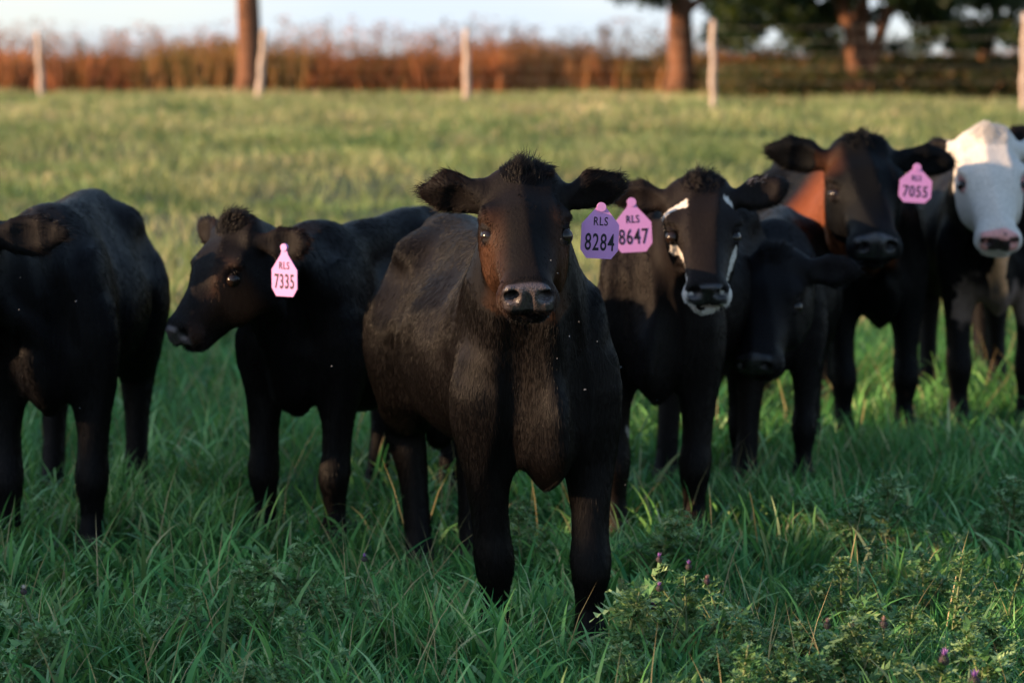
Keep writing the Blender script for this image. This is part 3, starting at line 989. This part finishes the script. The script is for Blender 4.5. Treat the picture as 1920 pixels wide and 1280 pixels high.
    def fur(s, N, length, rad, seed):
        rg = np.random.default_rng(seed + 100)
        V, F = s.V, s.F
        T = np.concatenate([F[:, :3], F[:, [0, 2, 3]]])
        a, b, c = V[T[:, 0]], V[T[:, 1]], V[T[:, 2]]
        cr = np.cross(b - a, c - a)
        ar = np.linalg.norm(cr, axis=1) * .5
        nr = cr / np.maximum(ar[:, None] * 2, 1e-12)
        cen = (a + b + c) / 3
        # more hairs on what faces the photographer, fewer on the far side
        Mi = s.inv
        camL = np.array(tuple(Mi @ Vector((0, 0, CAMH))))
        vd = camL - cen; vd /= np.linalg.norm(vd, axis=1, keepdims=True)
        fac = (nr * vd).sum(1)
        wgt = ar * np.where(fac > -.15, 1.0, .22) * np.where(cen[:, 2] < .12, .15, 1)
        q = s.headq(cen)
        hd = (q[:, 1] > -.1) & (q[:, 1] < .45) & (np.abs(q[:, 0]) < .13) & (q[:, 2] > -.2) & (q[:, 2] < .14)
        wgt = wgt * np.where(hd, 1.8, 1.0)
        cdf = np.cumsum(wgt); cdf /= cdf[-1]
        k = np.searchsorted(cdf, rg.random(N))
        k = np.minimum(k, len(T) - 1)
        r1, r2 = np.sqrt(rg.random(N)), rg.random(N)
        p = a[k] * (1 - r1)[:, None] + b[k] * (r1 * (1 - r2))[:, None] + c[k] * (r1 * r2)[:, None]
        n = nr[k]
        col, nose = s.coat(p, s.kind, s.seed)
        q = s.headq(p)
        inh = (q[:, 1] > -.1) & (q[:, 1] < .45) & (np.abs(q[:, 0]) < .13) & (q[:, 2] > -.2) & (q[:, 2] < .14)
        eye = np.zeros(N, bool)
        for sg in (-1, 1):
            eye |= np.linalg.norm((q - np.array((sg * .090, .164, .018))) / np.array((.024, .024, .020)), axis=1) < 1
            eye |= np.linalg.norm((q - np.array((sg * .040, .402, .002))) / np.array((.018, .024, .014)), axis=1) < 1.1
        keep = (nose < .3) & ~eye & (p[:, 2] > .05)
        p, n, col, q, inh = p[keep], n[keep], col[keep], q[keep], inh[keep]
        N = len(p)
        # flow
        d = np.tile(np.array((0, .45, -1.0)), (N, 1))
        d[:, 1] += .35 * np.sin(p[:, 2] * 7) + .3 * (vnoise(p[:, 1], p[:, 2], 6, 4) - .5)
        chest = smoothstep(-.35, -.5, p[:, 1])[:, None]
        d = d * (1 - chest) + np.array((0, .05, -1.0)) * chest
        wh = q - np.array((0, .10, .08))
        fd = wh.copy(); fd[:, 1] = np.abs(fd[:, 1]) * np.sign(fd[:, 1]); fd[:, 2] -= .02
        fd = fd @ s.H.T
        d[inh] = fd[inh] / np.maximum(np.linalg.norm(fd[inh], axis=1, keepdims=True), 1e-6)
        # ears: along the ear
        L = np.full(N, length) * rg.uniform(.6, 1.3, N)
        L[inh] *= .55
        lift = np.full(N, .10)
        for sg, (b0, dv, wv, nm, ln, wd, M) in s.ears.items():
            e = (p - b0) @ M
            m = (e[:, 0] > ln * .22) & (e[:, 0] < ln * 1.2) & (np.abs(e[:, 1]) < wd * 1.5) & (np.abs(e[:, 2]) < .05)
            m &= ~(inh & (e[:, 0] < ln * .3))
            ee = dv * 1.0 + (e[m, 1] / wd)[:, None] * wv * .9
            d[m] = ee
            edge = np.clip(np.abs(e[m, 1]) / wd, 0, 1.2) ** 2 + (e[m, 0] / ln > .85) * .6
            L[m] = length * (.45 + .85 * edge) * rg.uniform(.5, 1.3, m.sum())
            lift[m] = .14
            inside = m & (e[:, 2] > -.004) & (np.abs(e[:, 1]) < wd * .75)
            L[inside] *= 1.3
            if s.kind == 'stripes' and sg == 1:
                w_ = inside & (vnoise(p[:, 0] * 22, p[:, 2] * 22, 1, 5) > .70)
                col[w_] = (.10, .095, .10)
            if s.kind == 'brown':
                col[m] = col[m] * .7 + np.array((.02, .010, .007)) * .3
        # poll tuft
        tq = q - np.array((0, -.005, .10))
        tf = np.exp(-((tq[:, 0] / .060) ** 2 + (tq[:, 1] / .065) ** 2 + (tq[:, 2] / .06) ** 2))
        tm = tf > .30
        cl = np.stack([vnoise(p[:, 0] * 50, p[:, 1] * 50, 1, 60 + i) - .5 for i in range(3)], -1)
        up = np.array((0, -.15, 1.0)) + cl * 2.2
        d = np.where(tm[:, None], d * .5 + up * tf[:, None] * 1.6, d)
        L = np.where(tm, L * (1.0 + 2.4 * tf) * rg.uniform(.6, 1.3, N), L)
        lift = np.where(tm, .12 + .55 * tf, lift)
        # clumping noise
        cn = np.stack([vnoise(p[:, 0] * 28 + p[:, 1] * 9, p[:, 2] * 20 + 7, 1, 70 + i) - .5 for i in range(3)], -1)
        d = d / np.linalg.norm(d, axis=1, keepdims=True) + cn * .45 + rg.normal(0, .13, (N, 3))
        d -= n * (d * n).sum(1, keepdims=True)
        d /= np.maximum(np.linalg.norm(d, axis=1, keepdims=True), 1e-6)
        lift = lift * rg.uniform(.5, 1.5, N)
        K = 4
        ts = np.linspace(0, 1, K)
        pts = np.zeros((N, K, 3), np.float32)
        for i, t in enumerate(ts):
            pts[:, i] = p - n * .001 + d * (L * t)[:, None] + n * (L * lift * (t - .45 * t * t) * 1.6)[:, None] + np.array((0, 0, -1.)) * (L * .12 * t * t)[:, None]
        cu = bpy.data.hair_curves.new('coat_hair')
        cu.add_curves([K] * N)
        cu.points.foreach_set('position', pts.ravel())
        rr = (rad * rg.uniform(.7, 1.3, N))[:, None] * np.array((1, .9, .65, .15))[None]
        ra = cu.attributes.get('radius') or cu.attributes.new('radius', 'FLOAT', 'POINT')
        ra.data.foreach_set('value', rr.astype(np.float32).ravel())
        ca = cu.attributes.new('coat', 'FLOAT_COLOR', 'POINT')
        cc = np.concatenate([np.repeat(col, K, 0), np.ones((N * K, 1))], 1).astype(np.float32)
        ca.data.foreach_set('color', cc.ravel())
        ta = cu.attributes.new('tint', 'FLOAT', 'POINT')
        tv = np.clip(.5 * rg.random(N) + .5 * vnoise(p[:, 0] * 35 + p[:, 1] * 35, p[:, 2] * 22, 1, 90), 0, 1)
        if s.kind == 'whiteface': tv = .5 + (tv - .5) * .3
        ta.data.foreach_set('value', np.repeat(tv, K).astype(np.float32))
        cu.materials.append(HAIR)
        o = bpy.data.objects.new('coat_hair', cu)
        COL.objects.link(o)
        o.parent = s.root
        return o


# ------------------------------------------------------------------ ear tags
TAG = NT('violet_tag_plastic')
_n = TAG.noise(900, 2, TAG.n('ShaderNodeTexCoord').outputs['Object'])
_c = TAG.mix(TAG.n('ShaderNodeMapRange', {0: _n, 1: .35, 2: .65}).outputs[0], (.66, .31, .66), (.58, .26, .60))
_d = TAG.n('ShaderNodeBsdfPrincipled', {'Base Color': _c, 'Roughness': .45})
_t = TAG.n('ShaderNodeBsdfTranslucent', {'Color': (.6, .15, .7, 1)})
TAG = TAG.done(TAG.n('ShaderNodeMixShader', {0: .12, 1: _d.outputs[0], 2: _t.outputs[0]}).outputs[0])
INK = simple('black_tag_ink', (.012, .010, .020), .5, .3)


def text_mesh(txt, size, sx, bold):
    cu = bpy.data.curves.new('txt', 'FONT')
    cu.body = txt; cu.size = size; cu.align_x = 'CENTER'; cu.align_y = 'CENTER'
    cu.extrude = .0002; cu.offset = bold; cu.space_character = 1.12
    cu.resolution_u = 3
    o = bpy.data.objects.new('txt', cu)
    COL.objects.link(o)
    bpy.context.view_layer.update()
    dg = bpy.context.evaluated_depsgraph_get()
    me = bpy.data.meshes.new_from_object(o.evaluated_get(dg))
    V = [(v.co.x * sx, v.co.y, v.co.z) for v in me.vertices]
    F = [tuple(p.vertices) for p in me.polygons]
    bpy.data.objects.remove(o); bpy.data.curves.remove(cu); bpy.data.meshes.remove(me)
    return V, F


def ear_tag(calf, top, number, width, height, yaw=0, roll=0, pitchb=0, neck=.28):
    """tag hanging from world point top, facing the camera side (-Y) turned by yaw (deg)"""
    hw = width / 2; h = height
    half = [(.09 * width, 0), (.11 * width, -.6 * neck * h), (.14 * width, -neck * h), (hw, -(neck + .30) * h), (hw, -.84 * h), (hw * .66, -h)]
    out = [(x, y) for x, y in half] + [(-x, y) for x, y in reversed(half)]
    t = .0013
    n = len(out)
    V = [(x, -t, z) for x, z in out] + [(x, t, z) for x, z in out]
    F = [tuple(range(n - 1, -1, -1))[::-1], tuple(range(2 * n - 1, n - 1, -1))] + [(i, i + n, (i + 1) % n + n, (i + 1) % n) for i in range(n)]
    # button
    bv, bf = tube([(0, -.004, -.04 * h), (0, .004, -.04 * h)], [.10 * width + .002] * 2, 14)
    o0 = len(V); V += [tuple(v) for v in bv]; F += [tuple(i + o0 for i in f) for f in bf]
    nplain = len(F)
    for txt, sz, zc, sx, bo in (('RLS', .235 * h * (1 - neck * .7), -(neck + .27 * (1 - neck)) * h, .74, .0002), (number, .47 * h * (1 - neck * .8), -(.705 + .08 * neck) * h, .62 * width / (.80 * h) / (1 - neck * .8), .0006)):
        v, f = text_mesh(txt, sz, sx, bo)
        o0 = len(V)
        V += [(x, -t - .0006 - z, zc + y) for x, y, z in v]
        F += [tuple(i + o0 for i in q) for q in f]
    o = mesh_obj('ear_tag', V, F, [TAG, INK], None, smooth=False)
    mi = np.zeros(len(F), np.int32); mi[nplain:] = 1
    o.data.polygons.foreach_set('material_index', mi)
    W = Matrix.Translation(top) @ Matrix.Rotation(R(yaw), 4, 'Z') @ Matrix.Rotation(R(roll), 4, 'Y') @ Matrix.Rotation(R(pitchb), 4, 'X')
    o.parent = calf.root
    o.matrix_basis = calf.inv @ W
    return o


# ------------------------------------------------------------------ thistles, broad blades, flies, added shade hedge
THISTLE = leaf_mat('thistle_leaf', [(0, (.028, .10, .036)), (.5, (.11, .24, .080)), (1, (.32, .44, .20))], rough=.5, trans=.25, noise_scale=9)
STEM = simple('thistle_stem', (.16, .19, .08), .6, .3, 20, (.09, .12, .05))
BUD = simple('thistle_bud', (.10, .055, .085), .7, .2, 120, (.05, .07, .035))
PETAL = simple('thistle_petals', (.36, .16, .46), .6, .3)
FADED = simple('faded_petals', (.42, .26, .24), .7, .2)
WHITE_P = simple('clover_petals', (.62, .55, .50), .6, .2)


def leaf_shape(base, d, up, L, wd, r):
    """one lobed, spiny, crinkled leaf"""
    side = d.cross(up).normalized()
    n = 6
    V, F = [], []
    mid = []
    for i in range(n + 1):
        t = i / n
        mid.append(base + d * L * t + up * (L * (.25 * t - .55 * t * t)))
    for m_ in mid: V.append(m_)
    for sg in (-1, 1):
        for i in range(n):
            t = (i + .5) / n
            wv = wd * (math.sin(math.pi * min(t + .12, 1)) * .9 + .12) * r.uniform(.8, 1.2)
            tip = mid[i].lerp(mid[i + 1], .8) + side * sg * wv + up * wv * r.uniform(-.35, .75) + d * wv * .4
            notch = mid[i].lerp(mid[i + 1], .25) + side * sg * wv * .5 + up * wv * r.uniform(-.3, .5)
            o = len(V)
            V += [notch, tip]
            F += [(i, o, i + 1), (o, o + 1, i + 1)]
    return V, F


def make_thistle(r, h, nleaf, flower=None, spread=1.0):
    root = empty('thistle_plant')
    lean = Vector((r.uniform(-.25, .25), r.uniform(-.2, .2), 0))
    sp = [Vector((0, 0, -.01)) + lean * h * t * t + Vector((0, 0, h * t)) for t in [i / 6 for i in range(7)]]
    parts = [tube(sp, [.0042 * (1 - .5 * i / 6) for i in range(7)], 6)]
    ends = [sp[-1]]
    for b in range(3):
        t = r.uniform(.35, .7); k = int(t * 6); a = r.uniform(0, 6.28)
        e = sp[k] + Vector((math.cos(a), math.sin(a), 1.2)) * h * .28
        parts.append(tube([sp[k], sp[k].lerp(e, .5) + Vector((0, 0, -.005)), e], [.003, .0025, .002], 5)); ends.append(e)
    V, F = join(parts)
    mesh_obj('stem', V, F, STEM, root)
    lv, tints = [], []
    for i in range(nleaf):
        t = r.random() ** .8
        k = t * 6; k0 = min(int(k), 5)
        b = sp[k0].lerp(sp[k0 + 1], k - k0) if r.random() < .6 else r.choice(ends) * 1.0 + Vector((0, 0, -r.uniform(0, .04)))
        a = r.uniform(0, 6.283)
        d = Vector((math.cos(a), math.sin(a), r.uniform(.0, .9))).normalized()
        L = (.062 - .026 * t) * r.uniform(.6, 1.35) * spread
        v, f = leaf_shape(b, d, Vector((0, 0, 1)), L, L * .24, r)
        lv.append((v, f)); tints += [r.uniform(.1, 1)] * len(v)
    V, F = join(lv)
    mesh_obj('foliage', V, F, THISTLE, root, smooth=False, attrs={'tint': ('FLOAT', np.array(tints))})
    if flower:
        pet = {'purple': PETAL, 'faded': FADED, 'white': WHITE_P}[flower[0]]
        for i in range(flower[1]):
            e = (ends[i % len(ends)] if i < 4 else ends[0]) + Vector((r.uniform(-.018, .018), r.uniform(-.01, .01), r.uniform(.0, .03))) * (1 if flower[1] > 1 else 0)
            fr = flower[2]
            parts = []
            for ring in range(6):
                for q in range(9):
                    a = q * .698 + ring * .35
                    th = .25 + ring * .38
                    c = e + Vector((math.sin(th) * math.cos(a), math.sin(th) * math.sin(a), 1 - math.cos(th) * -0 - math.cos(math.pi - th) * 1)) * fr * .55
                    parts.append(([c, c + Vector((-math.sin(a), math.cos(a), 0)) * fr * .28, c + Vector((math.cos(a) * .35, math.sin(a) * .35, .5)) * fr, ], [(0, 1, 2)]))
            bv, bf = uvsphere(e + Vector((0, 0, fr * .7)), fr * .62, 10, 8)
            V, F = join([(bv, bf)] + parts)
            hd = mesh_obj('flower_head', V, F, BUD, root)
            parts = []
            for q in range(70):
                a = r.uniform(0, 6.283); th = r.uniform(0, .75)
                d = Vector((math.sin(th) * math.cos(a), math.sin(th) * math.sin(a), math.cos(th)))
                b = e + Vector((0, 0, fr * 1.1)); t_ = Vector((-math.sin(a), math.cos(a), .1)) * fr * .07
                parts.append(([b - t_, b + t_, b + d * fr * r.uniform(.8, 1.25)], [(0, 1, 2)]))
            V, F = join(parts)
            mesh_obj('petals', V, F, pet, hd)
    return root


def copy_tree(o, parent=None):
    c = o.copy(); COL.objects.link(c); c.parent = parent
    for ch in [x for x in bpy.data.objects if x.parent == o]: copy_tree(ch, c)
    return c


def place(o, u, v, h=0, rz=0, sc=1):
    """stand o so that its top (h above ground) shows near pixel (u, v)"""
    rr = ray(u, v)
    t = (CAMH - h) / -rr.z
    x, y = rr.x * t, rr.y * t
    o.location = (x, y, float(ground_z(x, y))); o.rotation_euler = (0, 0, rz); o.scale = (sc,) * 3


def build_thistles():
    r = random.Random(11)
    fl = [('thistle with a dark purple cluster of buds right of the front calf\'s legs', 1290, 1072, .27, 20, ('purple', 4, .011)),
          ('thistle with one faded pink flower head in front of the right calves', 1662, 1166, .22, 24, ('faded', 1, .013)),
          ('thistle with one faded brown flower high at the right edge', 1888, 1022, .25, 14, ('faded', 1, .012)),
          ('thistle with a bright violet flower near the bottom right corner', 1752, 1232, .20, 22, ('purple', 1, .017)),
          ('thistle with a violet flower touching the bottom edge of the photo', 1800, 1272, .20, 22, ('purple', 1, .017)),
          ('thistle with a small mauve flower left of the front calf\'s hind leg', 726, 1052, .25, 12, ('purple', 1, .010)),
          ('flowering weed with a single white bloom at the lower left', 76, 1106, .22, 12, ('white', 1, .011)),
          ('thistle with a drooping faded pink bud between the purple cluster and the corner', 1368, 1092, .22, 18, ('faded', 1, .011)),
          ('thistle with a brownish seed head at the lower right', 1570, 1198, .18, 24, ('faded', 2, .012))]
    for lab, u, v, h, nl, f in fl:
        o = make_thistle(r, h, nl * 3, f)
        props(o, lab, 'thistle', 'flowering thistles in the grass')
        place(o, u, v, h)
    protos = [make_thistle(r, r.uniform(.15, .22), 120, None, r.uniform(.75, 1.0)) for _ in range(5)]
    patches = [("tall patch beside the front calf", [(1250, 950), (1215, 985), (1280, 990), (1235, 1010)]),
               ('shaded patch below the lowered head', [(1490, 925), (1540, 940), (1600, 965), (1655, 955), (1715, 950), (1765, 985)]),
               ('pair under the white-faced calf', [(1850, 955), (1900, 930)]),
               ('patch below the turned calf', [(590, 1050), (545, 1085), (620, 1095), (490, 1105), (430, 1120), (660, 1120), (330, 1110), (300, 1140), (380, 1125)]),
               ('low patch at bottom, left half', [(520, 1215), (575, 1225), (470, 1235), (540, 1255)]),
               ('pair in bottom left corner', [(90, 1180), (40, 1205)]),
               ("dense patch at the front calf's hoof", [(1210, 1130), (1265, 1145), (1325, 1160), (1170, 1180), (1230, 1200), (1300, 1210), (1380, 1180), (1420, 1150), (1460, 1175), (1400, 1215)]),
               ('middle patch at the right', [(1500, 1075), (1580, 1085), (1620, 1055), (1680, 1080), (1740, 1070), (1780, 1110), (1700, 1130), (1640, 1120)]),
               ('lower right patch with faded flowers', [(1500, 1165), (1540, 1185), (1610, 1190), (1695, 1185), (1820, 1190), (1880, 1160)]),
               ('row along the bottom, right half', [(1200, 1250), (1290, 1262), (1380, 1260), (1480, 1240), (1560, 1245), (1640, 1240), (1860, 1245)]),
               ('pair between the front calf\'s legs', [(1000, 960), (985, 985)])]
    nth = ['first', 'second', 'third', 'fourth', 'fifth', 'sixth', 'seventh', 'eighth', 'ninth', 'tenth']
    i = 0
    for desc, sp_ in patches:
        pos_ = sorted([(u + r.uniform(-8, 8), v + r.uniform(-8, 8)) for u, v in sp_])
        for k, (u, v) in enumerate(pos_):
            o = protos[i] if i < 5 else copy_tree(protos[i % 5])
            i += 1
            props(o, 'thistle, %s from left in the %s' % (nth[k], desc), 'thistle', 'flowerless thistles in the grass')
            place(o, u, v, .16, r.uniform(0, 6.28), r.uniform(.6, 1.3))
    # single broad blades that stand out
    gm = leaf_mat('broad_grass_blade', [(0, (.05, .12, .035)), (1, (.14, .22, .10))], rough=.4, trans=.35)
    for lab, u, v, h, wd, lean, tn in (('tall pointed green blade standing up in front of the left calves', 268, 975, .24, .013, (.0, 0), .2),
                                   ('pale stiff cut blade standing left of the front calf, blunt at the top', 412, 1082, .26, .010, (.12, 0), .9),
                                   ('pale cut blade leaning right in the grass at the lower left', 365, 1050, .10, .010, (.30, 0), .9),
                                   ('pale upright cut blade to the right of the front calf', 1452, 992, .22, .010, (-.15, 0), .7),
                                   ('thin cut blade leaning right beside the upright one', 1490, 984, .14, .009, (.35, 0), .6),
                                   ('long blade crossing in front of the front calf\'s right hoof', 1120, 1128, .12, .006, (-.9, .2), .6)):
        V, F = [], []
        n = 8
        for i in range(n + 1):
            t = i / n
            c = Vector((lean[0] * h * t * t, lean[1] * h * t, h * t))
            ww = wd * .5 * (1 - .15 * t if 'cut' in lab else (1 - t ** 3) * (.55 + .6 * math.sin(min(t * 2, 1) * 1.57)))
            tw = .5 * t + .2
            sd = Vector((math.cos(tw), math.sin(tw), 0)) * max(ww, .0002)
            V += [c - sd, c + Vector((0, .12 * wd, 0)), c + sd]
        for i in range(n):
            a = i * 3
            F += [(a, a + 1, a + 4, a + 3), (a + 1, a + 2, a + 5, a + 4)]
        o = mesh_obj('grass_blade', V, F, gm, attrs={'tint': ('FLOAT', np.full(len(V), tn))})
        props(o, lab, 'grass blade', 'single blades standing out of the grass')
        place(o, u, v, h)


build_thistles()


def build_flies():
    r = random.Random(4)
    wing = simple('fly_wing', (.20, .21, .23), .4, .4)
    first = None
    spots = [(1052, 448), (1032, 488), (1045, 512), (1085, 603), (1068, 630), (1045, 672), (1120, 640), (1096, 730),
             (38, 520), (36, 580), (142, 565), (150, 765), (1163, 688), (1172, 908), (1232, 750), (622, 686)]
    for i, (u, v) in enumerate(spots):
        if first is None:
            bv, bf = uvsphere((0, 0, 0), .0016, 8, 6)
            bv = [(x, y * 1.9, z) for x, y, z in bv]
            for sg in (-1, 1):
                o0 = len(bv)
                bv += [(0, 0, .001), (sg * .0042, .003, .0025), (sg * .0030, .0052, .002), (sg * .0008, .003, .0012)]
                bf += [(o0, o0 + 1, o0 + 2, o0 + 3)]
            o = first = mesh_obj('fly', bv, bf, wing)
        else:
            o = first.copy(); COL.objects.link(o)
        d = 5.0 if 850 < u < 1130 else (6.0 if u < 850 else 6.3)
        o.location = P(u, v, d - r.uniform(0, .1))
        o.rotation_euler = (r.uniform(0, 6), r.uniform(0, 6), r.uniform(0, 6)); o.scale = (r.uniform(.3, .6),) * 3
        props(o, 'tiny pale fly hovering in front of the dark calves', 'fly', 'flies around the calves')


build_flies()


def build_shade_blocker():  # leaf mass added out of view, its top shaped to place shade and sun
    rg = np.random.default_rng(77)
    n = 60000
    y = rg.uniform(-8, 7.5, n); x = -15 + rg.uniform(-1.2, 1.2, n)
    top = 3.84 - .36 * np.exp(-((y - 1.3) / .9) ** 4) - .8 * np.exp(-((y + .1) / .35) ** 2) + .7 * (vnoise(y, y * 0, .8, 91) - .5) + .5 * (vnoise(y, y * 0, 2.6, 92) - .5)
    z = top * (1 - rg.random(n) ** 1.6 * .98)
    V, F, K = leaf_cloud(np.stack([x, y, z], -1), np.full(n, .075), rg)
    o = mesh_obj('blocker', V, F, LEAF_DARK, attrs={'tint': ('FLOAT', np.repeat(rg.random(n), K))})
    props(o, 'ragged hedge added out of view left of the herd to shade the grass', 'blocker', kind='stuff')


build_shade_blocker()


# ------------------------------------------------------------------ the herd
def fx(u, d): return P(u, 640, d).x * 1.0


main = Calf('brown-black calf in front of all the others, facing the camera with violet tag 8284', (fx(1012, 5.48), 5.48), 14, 1.0,
            P(985, 379, 5.36), 1, 31, 0, 1.0, vox=.0055, fur=200000, furlen=.019, furrad=.00045, coat='brown', seed=1, belly=1.0,
            ears={-1: (.10, .18, .158, .054, -28), 1: (.22, .25, .142, .050, -25)},
            feet={'fl': (fx(928, 5.5), 5.52), 'fr': (fx(1105, 5.5), 5.46), 'hl': (fx(785, 6.38), 6.38), 'hr': (fx(885, 6.3), 6.42)})
ear_tag(main, P(1128, 384, 5.29), '8284', .083, .118, 4, 3, neck=.06)

left = Calf('big black calf at the left edge with only one ear of its cropped head showing', (fx(85, 6.6), 6.62), 2, 1.0,
            P(-62, 448, 6.30), -12, 36, 0, 1.05, fur=60000, furlen=.020, furrad=.0008, coat='black', seed=2, belly=1.0,
            ears={1: (.05, .1, .20, .060, 0)})
turned = Calf('dark brown calf with head turned to the left in profile, violet tag 7335', (fx(560, 6.78), 6.78), -20, .94,
              P(463, 454, 6.48), -46, 43, 0, .98, fur=70000, furlen=.020, furrad=.0008, coat='brown', seed=3, belly=.95, drop=.07,
              ears={-1: (.25, .2, .13, .050, 0), 1: (-.05, .55, .165, .056, 10)})
ear_tag(turned, P(533, 460, 6.22), '7335', .080, .132, -30, 0, 0, neck=.18)
striped = Calf('black calf with white streaks down both cheeks and a white chin, violet tag 8647', (fx(1230, 6.85), 6.85), -14, 1.0,
               P(1312, 382, 6.80), 0, 36, 0, 1.04, vox=.0065, fur=70000, furlen=.018, furrad=.0008, coat='stripes', seed=4, fs=.93,
               ears={-1: (.10, .25, .16, .050, -10), 1: (.25, .15, .165, .052, 15)})
ear_tag(striped, P(1184, 375, 6.66), '8647', .104, .144, 2, -3, 0, neck=.14)
lowered = Calf('black calf lowering its head beside the calf with white cheeks', (fx(1450, 7.75), 7.75), -8, .88,
               P(1462, 510, 7.30), -22, 43, 4, 1.05, fur=45000, furlen=.018, furrad=.001, coat='black', seed=5,
               ears={1: (.02, .05, .17, .052, 0)})
sunset = Calf('black-headed calf with rusty orange light painted on neck beside the white-faced one, violet tag 7055', (fx(1640, 8.75), 8.75), 12, 1.02,
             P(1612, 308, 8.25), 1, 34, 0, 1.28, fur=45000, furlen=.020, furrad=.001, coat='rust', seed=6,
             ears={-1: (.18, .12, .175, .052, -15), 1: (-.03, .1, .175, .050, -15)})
ear_tag(sunset, P(1720, 311, 8.02), '7055', .108, .122, 3, 4, 0, neck=.10)
white = Calf('white-faced calf with pink nose and white dewlap painted sunlit orange on the right', (fx(1868, 8.9), 8.95), -4, 1.08,
             P(1850, 287, 8.55), -3, 38, 0, 1.20, vox=.0075, fur=100000, furlen=.013, furrad=.001, coat='whiteface', seed=7, fs=.96,
             ears={-1: (-.1, .9, .14, .045, 0), 1: (0, .9, .14, .045, 0)})
edge = Calf('black calf mostly cut off by the right edge behind the white-faced calf', (fx(2060, 9.4), 9.5), 6, 1.10,
            P(2010, 270, 9.2), 8, 36, 0, 1.15, fur=15000, furlen=.020, furrad=.0012, coat='black', seed=8)
